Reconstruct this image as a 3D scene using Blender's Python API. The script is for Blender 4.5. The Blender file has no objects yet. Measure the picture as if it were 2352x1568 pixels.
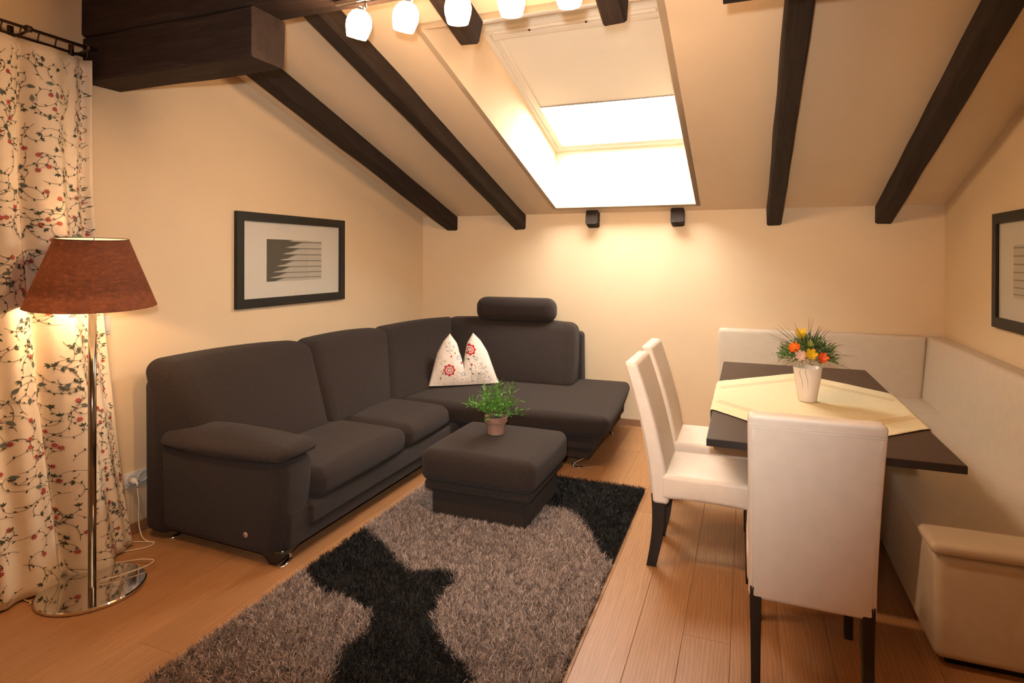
import bpy, bmesh, math, random
import numpy as np
from mathutils import Vector, Matrix
random.seed(7); RNG = np.random.default_rng(7)
SC = bpy.context.scene
COL = SC.collection

# ---------------------------------------------------------------- camera
F_PX, PY, YAW, PIT, ROL, CAM_Z = 1381.05, 596.92, 0.372109, 0.003262, 0.002689, 1.55
fw = Vector((-math.sin(YAW)*math.cos(PIT), math.cos(YAW)*math.cos(PIT), -math.sin(PIT)))
r0 = Vector((math.cos(YAW), math.sin(YAW), 0)); u0 = r0.cross(fw)
rr = r0*math.cos(ROL)+u0*math.sin(ROL); uu = -r0*math.sin(ROL)+u0*math.cos(ROL)
cd = bpy.data.cameras.new('camera'); cam = bpy.data.objects.new('camera', cd); COL.objects.link(cam)
M = Matrix((rr, uu, -fw)).transposed().to_4x4(); M.translation = Vector((0, 0, CAM_Z)); cam.matrix_world = M
cd.sensor_width = 36; cd.lens = F_PX/2352*36; cd.shift_y = (PY-784)/2352; cd.clip_start = .02
SC.camera = cam

# ---------------------------------------------------------------- world, lights, exposure
SC.view_settings.view_transform = 'Standard'; SC.view_settings.look = 'None'
SC.view_settings.gamma = 1; SC.view_settings.use_curve_mapping = False
SC.view_settings.exposure = 0.0
W = bpy.data.worlds.new('sky'); SC.world = W; W.use_nodes = True
W.node_tree.nodes['Background'].inputs[0].default_value = (1.0, .93, .84, 1)
W.node_tree.nodes['Background'].inputs[1].default_value = 38.0
SHADE_EMIT = 84.0; SHADE_COL = (1.0, .61, .33); SPOT_W = 14.0
BULB_W = 5.5
def light(name, kind, loc, energy, color, size=.05, rot=None):
    l = bpy.data.lights.new(name, kind); l.energy = energy; l.color = color
    if kind == 'AREA': l.shape = 'RECTANGLE'; l.size = size; l.size_y = size*.55
    else: l.shadow_soft_size = size
    o = bpy.data.objects.new(name, l); COL.objects.link(o); o.location = loc
    if rot: o.rotation_euler = rot
    return o
fl = light('camera_flash', 'SPOT', (0, 0, 0), 310.0, (1.0, .95, .88), .03); fl.data.spot_size = math.radians(88); fl.data.spot_blend = .9     # the flash gun on top of the camera
fm = M.copy(); fm.translation = Vector((0, 0, CAM_Z)) + uu*.15 - rr*.05 + fw*.02; fl.matrix_world = fm @ Matrix.Diagonal((1, 1.04, 1, 1))      # oval beam of a flash head
light('floor_lamp_bulb', 'POINT', (-2.835, 1.895, 1.435), BULB_W, (1.0, .60, .30), .035)
_dl = light('floor_lamp_down_light', 'SPOT', (-2.835, 1.895, 1.425), 26.0, (1.0, .62, .33), .03); _dl.data.spot_size = 2.9; _dl.data.spot_blend = .35

# ---------------------------------------------------------------- materials
MATS = {}
def nt(name):
    m = bpy.data.materials.new(name); m.use_nodes = True
    t = m.node_tree; b = t.nodes['Principled BSDF']; MATS[name] = m
    return m, t, b
def N(t, kind, **kw):
    n = t.nodes.new(kind)
    for k, v in kw.items():
        if k in n.inputs.keys() if hasattr(n.inputs, 'keys') else False: n.inputs[k].default_value = v
        else: setattr(n, k, v)
    return n
def coords(t, kind='Object', scale=(1, 1, 1)):
    c = t.nodes.new('ShaderNodeTexCoord'); m = t.nodes.new('ShaderNodeMapping'); m.inputs['Scale'].default_value = scale
    t.links.new(c.outputs[kind], m.inputs[0]); return m.outputs[0]
def ramp(t, fac, stops):
    r = t.nodes.new('ShaderNodeValToRGB'); e = r.color_ramp.elements
    while len(e) < len(stops): e.new(.5)
    for i, (p, c) in enumerate(stops): e[i].position = p; e[i].color = (*c, 1)
    t.links.new(fac, r.inputs[0]); return r.outputs[0]
def noise(t, vec, scale, detail=4, rough=.55, dist=0):
    n = t.nodes.new('ShaderNodeTexNoise'); n.inputs['Scale'].default_value = scale; n.inputs['Detail'].default_value = detail
    n.inputs['Roughness'].default_value = rough; n.inputs['Distortion'].default_value = dist
    t.links.new(vec, n.inputs['Vector']); return n.outputs['Fac']
def bump(t, b, h, strength, dist=.01):
    n = t.nodes.new('ShaderNodeBump'); n.inputs['Strength'].default_value = strength; n.inputs['Distance'].default_value = dist
    t.links.new(h, n.inputs['Height']); t.links.new(n.outputs[0], b.inputs['Normal'])
def mat(name, c, rough=.6, metal=0, var=.0, vs=8, bs=0, bscale=120, scale=(1, 1, 1), spec=.5, sheen=0, coat=0):
    m, t, b = nt(name)
    b.inputs['Roughness'].default_value = rough; b.inputs['Metallic'].default_value = metal
    b.inputs['Specular IOR Level'].default_value = spec
    b.inputs['Sheen Weight'].default_value = sheen; b.inputs['Coat Weight'].default_value = coat; b.inputs['Coat Roughness'].default_value = .25
    v = coords(t, 'Object', scale)
    f = noise(t, v, vs)
    lo = tuple(max(0, x*(1-var)) for x in c); hi = tuple(min(1, x*(1+var)) for x in c)
    t.links.new(ramp(t, f, [(.3, lo), (.7, hi)]), b.inputs['Base Color'])
    if bs: bump(t, b, noise(t, v, bscale, 3), bs)
    return m
m_wall = mat('cream_wall_paint', (.80, .63, .425), .85, var=.015, vs=3, bs=.12, bscale=220, spec=.2)
m_ceil = mat('cream_ceiling_paint', (.80, .63, .435), .85, var=.015, vs=3, bs=.08, bscale=200, spec=.2)
m_sofa = mat('dark_brown_upholstery', (.034, .0245, .021), .9, var=.12, vs=60, bs=.35, bscale=700, spec=.12, sheen=.08)
m_leather = mat('cream_leather', (.80, .69, .58), .42, var=.03, vs=20, bs=.12, bscale=420, spec=.45)
m_bench = mat('taupe_leather', (.63, .54, .43), .45, var=.03, vs=20, bs=.10, bscale=400, spec=.45)
m_chrome = mat('chrome', (.75, .74, .73), .06, 1.0)
m_pole = mat('chrome_with_dark_reflection', (.26, .235, .21), .14, 1.0)  # chrome of the lamp pole, reflection of the dark room put into its colour
m_dchrome = mat('dark_bronze_metal', (.09, .06, .045), .4, .8)
m_black = mat('black_painted_wood', (.02, .017, .015), .45, var=.1, spec=.4)
m_frame = mat('black_picture_frame_lacquer', (.018, .017, .014), .5, var=.1, spec=.3)
m_mat = mat('white_mount_board', (.80, .74, .66), .5, var=.01)
m_white = mat('white_plastic', (.72, .70, .68), .35, var=.01)
m_dark = mat('black_hole', (.02, .02, .02), .6)
m_cable = mat('ivory_cable', (.72, .58, .40), .5)
m_winwood = mat('white_lacquered_window_wood', (.78, .74, .66), .4, var=.005)
m_vase = mat('white_ceramic', (.82, .74, .66), .25, var=.01, coat=.3)
m_terra = mat('pale_terracotta', (.27, .15, .11), .85, var=.25, vs=14, bs=.2, bscale=60)
m_soil = mat('dark_soil', (.03, .02, .015), .95, var=.3, bs=.8, bscale=60)
m_tab = mat('dark_wenge_tabletop', (.048, .027, .018), .42, var=.25, vs=5, scale=(1, 12, 1), spec=.28)
m_tabedge = mat('dark_table_edge', (.018, .014, .012), .4)
m_cloth = mat('cream_table_linen', (.82, .71, .46), .8, var=.03, vs=30, bs=.2, bscale=500, spec=.15)
m_curtain, t, b = nt('ivory_curtain_cotton')
b.inputs['Base Color'].default_value = (.84, .72, .56, 1); b.inputs['Roughness'].default_value = .85; b.inputs['Specular IOR Level'].default_value = .15
bump(t, b, noise(t, coords(t), 500, 2), .15)
m_pillow, t, b = nt('ivory_pillow_cotton')
b.inputs['Base Color'].default_value = (.84, .76, .68, 1); b.inputs['Roughness'].default_value = .85; b.inputs['Specular IOR Level'].default_value = .15
bump(t, b, noise(t, coords(t), 18, 3, .5, 1.0), .5, .02)

def attr_mat(name, rough=.7, spec=.2, jitter=0):
    m, t, b = nt(name); a = t.nodes.new('ShaderNodeAttribute'); a.attribute_name = 'Col'
    t.links.new(a.outputs['Color'], b.inputs['Base Color']); b.inputs['Roughness'].default_value = rough; b.inputs['Specular IOR Level'].default_value = spec
    return m
m_thread = attr_mat('embroidery_thread', .8)
m_pile = attr_mat('shag_yarn', .55, .35)
m_leaf = attr_mat('green_leaf', .45, .4)
m_petal = attr_mat('silk_petal', .6, .3)

# rough timber, grain along the local axis given by the scale
def timber(name, c, scale, kx=1):
    m, t, b = nt(name); v = coords(t, 'Object', scale)
    f = noise(t, v, 9, 8, .65, 1.2); g = noise(t, v, 30, 6, .7)
    t.links.new(ramp(t, f, [(.3, tuple(x*.55 for x in c)), (.55, c), (.75, tuple(x*1.7 for x in c))]), b.inputs['Base Color'])
    b.inputs['Roughness'].default_value = .75; b.inputs['Specular IOR Level'].default_value = .25
    bump(t, b, g, .5, .015); return m
m_beamx = timber('dark_stained_timber_lengthwise', (.032, .0185, .0135), (.25, 2.5, 2.5))
m_beamy = timber('dark_stained_timber_sloping', (.028, .018, .0135), (2.5, .25, 2.5))

# oak floor
m_floor, t, b = nt('oiled_oak_plank')
oi = t.nodes.new('ShaderNodeObjectInfo'); tc = t.nodes.new('ShaderNodeTexCoord')
off = t.nodes.new('ShaderNodeVectorMath'); off.operation = 'MULTIPLY_ADD'
off.inputs[1].default_value = (17, 23, 5); cr = t.nodes.new('ShaderNodeCombineXYZ')
for k in range(3): t.links.new(oi.outputs['Random'], cr.inputs[k])
t.links.new(cr.outputs[0], off.inputs[0]); t.links.new(tc.outputs['Object'], off.inputs[2])
mp = t.nodes.new('ShaderNodeMapping'); mp.inputs['Scale'].default_value = (1, .09, 1); t.links.new(off.outputs[0], mp.inputs[0])
wv = t.nodes.new('ShaderNodeTexWave'); wv.wave_type = 'RINGS'; wv.rings_direction = 'Z'; wv.inputs['Scale'].default_value = 22
wv.inputs['Distortion'].default_value = 9; wv.inputs['Detail'].default_value = 3; wv.inputs['Detail Scale'].default_value = 1.2
t.links.new(mp.outputs[0], wv.inputs['Vector'])
g1 = noise(t, mp.outputs[0], 60, 5, .6); g2 = noise(t, mp.outputs[0], 5, 3, .5)
c1 = ramp(t, wv.outputs['Fac'], [(0, (.43, .22, .095)), (1, (.52, .28, .13))])
c2 = ramp(t, g1, [(.3, (.86, .84, .82)), (.7, (1, 1, 1))]); c3 = ramp(t, g2, [(.3, (.86, .82, .78)), (.7, (1.0, 1.0, 1.0))])
def mul(t, a, bb, f=1):
    m = t.nodes.new('ShaderNodeMix'); m.data_type = 'RGBA'; m.blend_type = 'MULTIPLY'; m.inputs[0].default_value = f
    t.links.new(a, m.inputs[6]); t.links.new(bb, m.inputs[7]); return m.outputs[2]
kn = t.nodes.new('ShaderNodeTexVoronoi'); kn.inputs['Scale'].default_value = 1.7
mk = t.nodes.new('ShaderNodeMapping'); mk.inputs['Scale'].default_value = (1, .45, 1); t.links.new(off.outputs[0], mk.inputs[0]); t.links.new(mk.outputs[0], kn.inputs['Vector'])
ck = ramp(t, kn.outputs['Distance'], [(.02, (.22, .17, .13)), (.045, (1, 1, 1))])
hr = ramp(t, oi.outputs['Random'], [(0, (.88, .86, .84)), (1, (1.0, 1.0, 1.0))])
t.links.new(mul(t, mul(t, mul(t, mul(t, c1, c2), c3), ck), hr), b.inputs['Base Color'])
b.inputs['Roughness'].default_value = .38; b.inputs['Specular IOR Level'].default_value = .4; bump(t, b, g1, .08, .003)
m_skirt = mat('oak_skirting', (.33, .17, .09), .45, var=.15, vs=10, scale=(.3, .3, 2))

# window glass: thin sheet
m_glass, t, b = nt('window_glass'); out = t.nodes['Material Output']
tr = t.nodes.new('ShaderNodeBsdfTransparent'); tr.inputs[0].default_value = (.96, .97, .97, 1); gl = t.nodes.new('ShaderNodeBsdfGlossy'); gl.inputs['Roughness'].default_value = .02
lw = t.nodes.new('ShaderNodeLayerWeight'); pw_ = t.nodes.new('ShaderNodeMath'); pw_.operation = 'POWER'; pw_.inputs[1].default_value = 5
fr = t.nodes.new('ShaderNodeMath'); fr.operation = 'MULTIPLY_ADD'; fr.inputs[1].default_value = .6; fr.inputs[2].default_value = .02; mx = t.nodes.new('ShaderNodeMixShader')
t.links.new(lw.outputs['Facing'], pw_.inputs[0]); t.links.new(pw_.outputs[0], fr.inputs[0]); t.links.new(fr.outputs[0], mx.inputs[0]); t.links.new(tr.outputs[0], mx.inputs[1]); t.links.new(gl.outputs[0], mx.inputs[2]); t.links.new(mx.outputs[0], out.inputs[0])
# blind cloth
def translucent(name, c, tc_, w):
    m, t, b = nt(name); out = t.nodes['Material Output']; d = t.nodes.new('ShaderNodeBsdfTranslucent'); d.inputs[0].default_value = (*tc_, 1)
    b.inputs['Base Color'].default_value = (*c, 1); b.inputs['Roughness'].default_value = .8; b.inputs['Specular IOR Level'].default_value = .1
    mx = t.nodes.new('ShaderNodeMixShader'); mx.inputs[0].default_value = w
    t.links.new(b.outputs[0], mx.inputs[1]); t.links.new(d.outputs[0], mx.inputs[2]); t.links.new(mx.outputs[0], out.inputs[0]); return m, t, b, d
m_blind, *_ = translucent('cream_blind_fabric', (.70, .64, .55), (.5, .42, .32), .008)
# lamp shade: brown linen outside, white lining inside
m_shade, t, b, d = translucent('brown_linen_lampshade', (.1, .07, .05), (.4, .13, .045), .22)
g = t.nodes.new('ShaderNodeNewGeometry'); mxc = t.nodes.new('ShaderNodeMix'); mxc.data_type = 'RGBA'
mxc.inputs[6].default_value = (.05, .032, .027, 1); mxc.inputs[7].default_value = (.85, .78, .68, 1)
t.links.new(g.outputs['Backfacing'], mxc.inputs[0]); t.links.new(mxc.outputs[2], b.inputs['Base Color'])
nf = noise(t, coords(t, 'Object', (1, 1, 2.6)), 34, 6, .7, 1.0)
t.links.new(ramp(t, nf, [(.2, (.05, .014, .008)), (.5, (.15, .048, .022)), (.85, (.42, .15, .06))]), d.inputs[0])
# glowing glass shade
m_glow, t, b = nt('lit_opal_glass'); b.inputs['Base Color'].default_value = (.9, .85, .8, 1)
b.inputs['Emission Color'].default_value = (*SHADE_COL, 1); b.inputs['Emission Strength'].default_value = SHADE_EMIT
m_bulb, t, b = nt('lit_bulb'); b.inputs['Emission Color'].default_value = (1, .7, .4, 1); b.inputs['Emission Strength'].default_value = 20

# ---------------------------------------------------------------- object helpers
def link(o, parent=None):
    COL.objects.link(o)
    if parent is not None: o.parent = parent
    return o
def tag(o, label=None, cat=None, group=None, kind=None):
    if label: o['label'] = label
    if cat: o['category'] = cat
    if group: o['group'] = group
    if kind: o['kind'] = kind
    return o
def thing(name, loc=(0, 0, 0), rz=0, label=None, cat=None, group=None, kind=None):
    o = bpy.data.objects.new(name, None); o.empty_display_size = .1; o.location = loc; o.rotation_euler = (0, 0, rz)
    link(o); return tag(o, label, cat, group, kind)
def obj(name, vf, m, parent=None, smooth=True, loc=None, rz=0):
    v, f = vf; me = bpy.data.meshes.new(name); me.from_pydata([tuple(map(float, p)) for p in v], [], [tuple(map(int, q)) for q in f]); me.validate()
    bm = bmesh.new(); bm.from_mesh(me); bmesh.ops.recalc_face_normals(bm, faces=bm.faces); bm.to_mesh(me); bm.free()
    if m is not None: me.materials.append(m)
    if smooth:
        me.polygons.foreach_set('use_smooth', [True]*len(me.polygons))
    o = bpy.data.objects.new(name, me); link(o, parent)
    if loc is not None: o.location = loc
    o.rotation_euler = (0, 0, rz)
    return o
def sharp(o, deg=40):
    me = o.data; bm = bmesh.new(); bm.from_mesh(me)
    for e in bm.edges: e.smooth = not (len(e.link_faces) == 2 and e.calc_face_angle(0) > math.radians(deg))
    bm.to_mesh(me); bm.free(); return o
def join(*parts):
    V, Fc, n = [], [], 0
    for v, f in parts:
        V += [tuple(p) for p in v]; Fc += [tuple(i+n for i in q) for q in f]; n += len(v)
    return V, Fc
def box(x0, y0, z0, x1, y1, z1):
    v = [(x0, y0, z0), (x1, y0, z0), (x1, y1, z0), (x0, y1, z0), (x0, y0, z1), (x1, y0, z1), (x1, y1, z1), (x0, y1, z1)]
    return v, [(0, 3, 2, 1), (4, 5, 6, 7), (0, 1, 5, 4), (1, 2, 6, 5), (2, 3, 7, 6), (3, 0, 4, 7)]
def bbox(x0, y0, z0, x1, y1, z1, r=.004, seg=1):
    return soft((x0, y0, z0), (x1, y1, z1), r, n=(1, 1, 1), k=seg)
def grid_axis(d, r, n, k):
    r = min(r, d*.999)
    a = [-d + r*(1-math.cos(math.pi/2*i/k)) if False else -d + r*i/k for i in range(k)]
    mid = [-(d-r) + 2*(d-r)*i/n for i in range(n+1)]
    return a + mid + [-x for x in reversed(a)]
def soft_raw(dims, r, n=(4, 4, 4), k=3):
    """rounded box surface about the origin with half sizes dims; returns verts, faces"""
    ax = [grid_axis(dims[i], r, n[i], k) for i in range(3)]
    V, idx, Fc = [], {}, []
    def vid(i, j, l):
        key = (i, j, l)
        if key not in idx:
            p = np.array([ax[0][i], ax[1][j], ax[2][l]]); d = np.array(dims); rr_ = min(r, *(np.array(dims)*.999))
            inner = np.clip(p, -(d-rr_), d-rr_); q = p-inner; s = np.abs(q).max()
            if s > 1e-9:
                # even angular spacing
                q2 = np.tan(q/rr_*math.pi/4)*rr_; ln = np.linalg.norm(q2); p = inner+q2/ln*rr_*1.0
            idx[key] = len(V); V.append(p)
        return idx[key]
    n3 = [len(a)-1 for a in ax]
    for i in range(n3[0]):
        for j in range(n3[1]):
            for l, fl_ in ((0, 1), (n3[2], 0)):
                q = [vid(i, j, l), vid(i+1, j, l), vid(i+1, j+1, l), vid(i, j+1, l)]; Fc.append(q[::-1] if fl_ else q)
    for i in range(n3[0]):
        for l in range(n3[2]):
            for j, fl_ in ((0, 0), (n3[1], 1)):
                q = [vid(i, j, l), vid(i+1, j, l), vid(i+1, j, l+1), vid(i, j, l+1)]; Fc.append(q[::-1] if fl_ else q)
    for j in range(n3[1]):
        for l in range(n3[2]):
            for i, fl_ in ((0, 1), (n3[0], 0)):
                q = [vid(i, j, l), vid(i, j+1, l), vid(i, j+1, l+1), vid(i, j, l+1)]; Fc.append(q[::-1] if fl_ else q)
    return np.array(V), Fc
def soft(p0, p1, r, n=(4, 4, 4), k=3, bulge=(0, 0, 0), fn=None):
    """rounded, slightly inflated box between two corners; bulge = extra outward per axis at the face centre"""
    p0 = np.array(p0, float); p1 = np.array(p1, float); c = (p0+p1)/2; d = (p1-p0)/2
    V, Fc = soft_raw(d, r, n, k); u = V/d; w = 1-np.minimum(1, np.abs(u))**2
    for a in range(3):
        o1, o2 = [x for x in range(3) if x != a]
        V[:, a] += np.sign(u[:, a])*np.abs(u[:, a])**1.5*bulge[a]*w[:, o1]*w[:, o2]
    V = V+c
    if fn: V = np.array([fn(*p) for p in V])
    return V, Fc
def hexa(cs, r, n=(5, 5, 3), k=3, bulge=(0, 0, 0)):
    """rounded box trilinearly fitted to 8 corners, order (x0y0z0, x1y0z0, x0y1z0, x1y1z0, x0y0z1, ...)"""
    cs = np.array(cs, float).reshape(2, 2, 2, 3)    # z, y, x
    L = [np.linalg.norm(cs[:, :, 1]-cs[:, :, 0], axis=-1).mean(), np.linalg.norm(cs[:, 1]-cs[:, 0], axis=-1).mean(), np.linalg.norm(cs[1]-cs[0], axis=-1).mean()]
    V, Fc = soft((-L[0]/2, -L[1]/2, -L[2]/2), (L[0]/2, L[1]/2, L[2]/2), r, n, k, bulge)
    T = V/np.array(L)+.5; x, y, z = T[:, 0:1], T[:, 1:2], T[:, 2:3]
    P = 0
    for i in (0, 1):
        for j in (0, 1):
            for l in (0, 1):
                P = P+(z if i else 1-z)*(y if j else 1-y)*(x if l else 1-x)*cs[i, j, l]
    return P, Fc
def frames(pts):
    pts = [Vector(p) for p in pts]; out = []; up = None
    for i, p in enumerate(pts):
        d = (pts[min(i+1, len(pts)-1)]-pts[max(i-1, 0)]).normalized()
        if up is None: up = Vector((0, 0, 1)) if abs(d.z) < .9 else Vector((1, 0, 0))
        s = d.cross(up).normalized(); up = s.cross(d).normalized(); out.append((p, s, up))
    return out
def tube(pts, r, n=8, caps=True):
    V, Fc = [], []; fr_ = frames(pts); rs = r if isinstance(r, (list, tuple)) else [r]*len(pts)
    for (p, s, u), q in zip(fr_, rs):
        for k in range(n):
            a = 2*math.pi*k/n; V.append(tuple(p+s*math.cos(a)*q+u*math.sin(a)*q))
    for i in range(len(pts)-1):
        for k in range(n): Fc.append((i*n+k, i*n+(k+1) % n, (i+1)*n+(k+1) % n, (i+1)*n+k))
    if caps: Fc += [tuple(range(n))[::-1], tuple((len(pts)-1)*n+k for k in range(n))]
    return V, Fc
def lathe(prof, n=32, c=(0, 0, 0), caps=(False, False)):
    V = [(c[0]+r*math.cos(2*math.pi*k/n), c[1]+r*math.sin(2*math.pi*k/n), c[2]+z) for r, z in prof for k in range(n)]
    Fc = [(i*n+k, i*n+(k+1) % n, (i+1)*n+(k+1) % n, (i+1)*n+k) for i in range(len(prof)-1) for k in range(n)]
    if caps[0]: Fc.append(tuple(range(n))[::-1])
    if caps[1]: Fc.append(tuple((len(prof)-1)*n+k for k in range(n)))
    return V, Fc
def smooth_pts(pts, m=6):
    P = [Vector(p) for p in pts]; out = []
    for i in range(len(P)-1):
        a, b_, c, d = P[max(i-1, 0)], P[i], P[i+1], P[min(i+2, len(P)-1)]
        for k in range(m):
            t_ = k/m; out.append(.5*((2*b_)+(c-a)*t_+(2*a-5*b_+4*c-d)*t_*t_+(3*b_-a-3*c+d)*t_**3))
    return out+[P[-1]]
def tris_mesh(name, V, Fc, C, m, parent, smooth=False):
    """fast triangle mesh with a colour per vertex"""
    V = np.asarray(V, np.float32); Fc = np.asarray(Fc, np.int32); C = np.asarray(C, np.float32)
    me = bpy.data.meshes.new(name); me.vertices.add(len(V)); me.vertices.foreach_set('co', V.ravel())
    me.loops.add(Fc.size); me.loops.foreach_set('vertex_index', Fc.ravel())
    me.polygons.add(len(Fc)); me.polygons.foreach_set('loop_start', np.arange(0, Fc.size, 3, dtype=np.int32))
    me.polygons.foreach_set('loop_total', np.full(len(Fc), 3, np.int32)); me.update(calc_edges=True)
    a = me.color_attributes.new('Col', 'FLOAT_COLOR', 'POINT'); a.data.foreach_set('color', np.concatenate([C, np.ones((len(C), 1), np.float32)], 1).ravel())
    me.materials.append(m)
    if smooth: me.polygons.foreach_set('use_smooth', np.ones(len(Fc), bool))
    o = bpy.data.objects.new(name, me); link(o, parent); return o

# ---------------------------------------------------------------- the room
XL, XR, YB, YF = -3.2, 1.44, 5.6, -2.6
ZK, SL, YR = 1.98, .313, .6          # knee wall height, roof slope, ridge position
def zc(y): return ZK+SL*(YB-y) if y >= YR else ZK+SL*(YB-YR)-SL*(YR-y)
ZR, ZF = zc(YR), zc(YF)
def st(name, vf, m, parent=None, smooth=False):
    o = obj(name, vf, m, parent, smooth)
    if parent is None: o['kind'] = 'structure'
    return o
floor = st('floor', box(XL-.15, YF-.15, -.12, XR+.15, YB+.15, -.014), m_skirt)
pw, pl = .185, 2.05
pm = None; x = XL; row = 0
while x < XR-.01:
    w = min(pw, XR-x); y = YF-(row*.78 % 1.0)*pl*1.0; first = True
    while y < YB-.01:
        a, c = max(y, YF), min(y+pl, YB)
        if c-a > .05:
            full = abs(w-pw) < 1e-4 and abs(c-a-pl) < 1e-4
            if full and pm is not None:
                o = bpy.data.objects.new('plank', pm); link(o, floor)
            else:
                o = obj('plank', bbox(-w/2+.0004, -(c-a)/2+.0004, -.014, w/2-.0004, (c-a)/2-.0004, 0, .0012), m_floor, floor, False)
                if full: pm = o.data
            o.location = ((x+w/2), (a+c)/2, 0)
        y += pl
    x += pw; row += 1
T = .12
st('wall_back', box(XL-T, YB, -.05, XR+T, YB+T, ZK+.1), m_wall)
st('wall_front', box(XL-T, YF-T, -.05, XR+T, YF, ZF+.1), m_wall)
def gable(x0, x1):
    pr = [(YF, -.05), (YB, -.05), (YB, ZK+.06), (YR, ZR+.06), (YF, ZF+.06)]; n = len(pr)
    V = [(x0, *p) for p in pr]+[(x1, *p) for p in pr]
    return V, [tuple(range(n))[::-1], tuple(range(n, 2*n))]+[(i, (i+1) % n, n+(i+1) % n, n+i) for i in range(n)]
st('wall_left', gable(XL-T, XL), m_wall); st('wall_right', gable(XR, XR+T), m_wall)
# ceiling with the roof-window opening
OX0, OX1, OY0, OY1 = -1.685, -.415, 2.93, 5.46
SX0, SX1, SY0, SY1, SOFF = -1.66, -.44, 3.70, 5.45, .53
def slab(x0, x1, y0, y1, th=.05):
    V = []
    for dz in (0, th):
        for (xx, yy) in ((x0, y0), (x1, y0), (x1, y1), (x0, y1)): V.append((xx, yy, zc(yy)+dz))
    return V, [(0, 1, 2, 3), (7, 6, 5, 4), (0, 4, 5, 1), (1, 5, 6, 2), (2, 6, 7, 3), (3, 7, 4, 0)]
E_ = .06
ceiling = st('ceiling', join(slab(XL-T, OX0-.003, YR, YB+T), slab(OX1+.003, XR+T, YR, YB+T), slab(OX0-.003, OX1+.003, YR, OY0-.003), slab(OX0-.003, OX1+.003, OY1+.003, YB+T), slab(XL-T, XR+T, YF-T, YR)), m_ceil)
# reveal of the roof window (plastered shaft)
def prism_x(pts, x0, x1):
    n = len(pts); V = [(x0, *p) for p in pts]+[(x1, *p) for p in pts]
    return V, [tuple(range(n))[::-1], tuple(range(n, 2*n))]+[(i, (i+1) % n, n+(i+1) % n, n+i) for i in range(n)]
side = [(OY0, zc(OY0)), (OY1, zc(OY1)), (OY1, zc(OY1)+SOFF+.06), (SY0-.02, zc(SY0)+SOFF+.06)]
side2 = [(OY0-.05, zc(OY0-.05)), (OY1+.04, zc(OY1+.04)), (OY1+.04, zc(OY1)+SOFF+.06), (SY0-.07, zc(SY0)+SOFF+.06)]
st('trim_1', join(prism_x(side2, OX0-.04, OX0), prism_x(side2, OX1, OX1+.04),
    prism_x([(OY1, zc(OY1)), (OY1+.04, zc(OY1+.04)), (OY1+.04, zc(OY1)+SOFF+.06), (OY1, zc(OY1)+SOFF+.06)], OX0, OX1),
    prism_x([(OY0, zc(OY0)), (OY0-.05, zc(OY0-.05)), (SY0-.07, zc(SY0)+SOFF+.06), (SY0-.02, zc(SY0)+SOFF+.06)], OX0, OX1)), m_ceil)
win = thing('window_1', ((SX0+SX1)/2, (SY0+SY1)/2, zc((SY0+SY1)/2)+SOFF), kind='structure')
wa = math.atan(SL); win.rotation_euler = (-wa, 0, 0)
hw, hl = (OX1-OX0)/2, (SY1-SY0)/2/math.cos(wa)
def ring(w0, l0, w1, l1, z0, z1):
    return [box(-w0, -l0, z0, -w1, l0, z1), box(w1, -l0, z0, w0, l0, z1), box(-w1, -l0, z0, w1, -l1, z1), box(-w1, l1, z0, w1, l0, z1)]
for q in ring(hw+.02, hl+.03, hw-.035, hl-.035, -.005, .07): obj('frame_bar', q, m_winwood, win, False)
for q in ring(hw-.040, hl-.040, hw-.085, hl-.09, .004, .06): obj('sash_bar', q, m_winwood, win, False)
obj('glass_pane', box(-hw+.08, -hl+.085, .035, hw-.08, hl-.085, .041), m_glass, win, False)
obj('ventilation_flap', join(bbox(-hw+.045, -hl+.0, -.035, hw-.045, -hl+.055, -.006), bbox(-hw+.10, -hl+.015, -.055, hw-.10, -hl+.035, -.036)), m_winwood, win, False)
for sx in (-.28, .1): obj('screw', lathe([(0, -.062), (.008, -.062), (.008, -.056), (0, -.056)], 10, (sx, -hl+.025, 0)), m_dchrome, win)
# roller blind
bl = thing('roller_blind', win.location, 0, 'cream roller blind pulled two thirds down over the roof window', 'blind'); bl.rotation_euler = (-wa, 0, 0)
obj('cassette', bbox(-hw+.06, -hl+.065, -.03, hw-.06, -hl+.125, .0, .012, 3), m_winwood, bl)
by = (4.70-(SY0+SY1)/2)/math.cos(wa)
nb = 40; V = []; Fc = []
for i in range(nb+1):
    yy = -hl+.11+(by+hl-.11)*i/nb
    for j in range(9):
        xx = -hw+.088+(2*hw-.176)*j/8; V.append((xx, yy, .004+.0015*math.sin(i*.9)+.002*math.sin(j*.8)))
for i in range(nb):
    for j in range(8): a = i*9+j; Fc.append((a, a+1, a+10, a+9))
obj('blind_fabric', (V, Fc), m_blind, bl)
obj('bottom_bar', bbox(-hw+.09, by-.004, -.004, hw-.09, by+.012, .012, .003), mat('grey_aluminium', (.30, .26, .23), .5, .3), bl)
for s in (-1, 1): obj('guide_rail', bbox(s*(hw-.093)-.008, -hl+.09, -.014, s*(hw-.093)+.008, hl-.10, .004, .003), m_winwood, bl)
# skirting
st('baseboard_back', bbox(XL, YB-.016, 0, XR, YB, .062, .004), m_skirt)
st('baseboard_left', bbox(XL, YF, 0, XL+.016, YB-.016, .062, .004), m_skirt)
st('baseboard_right', bbox(XR-.016, YF, 0, XR, YB-.016, .062, .004), m_skirt)

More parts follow.
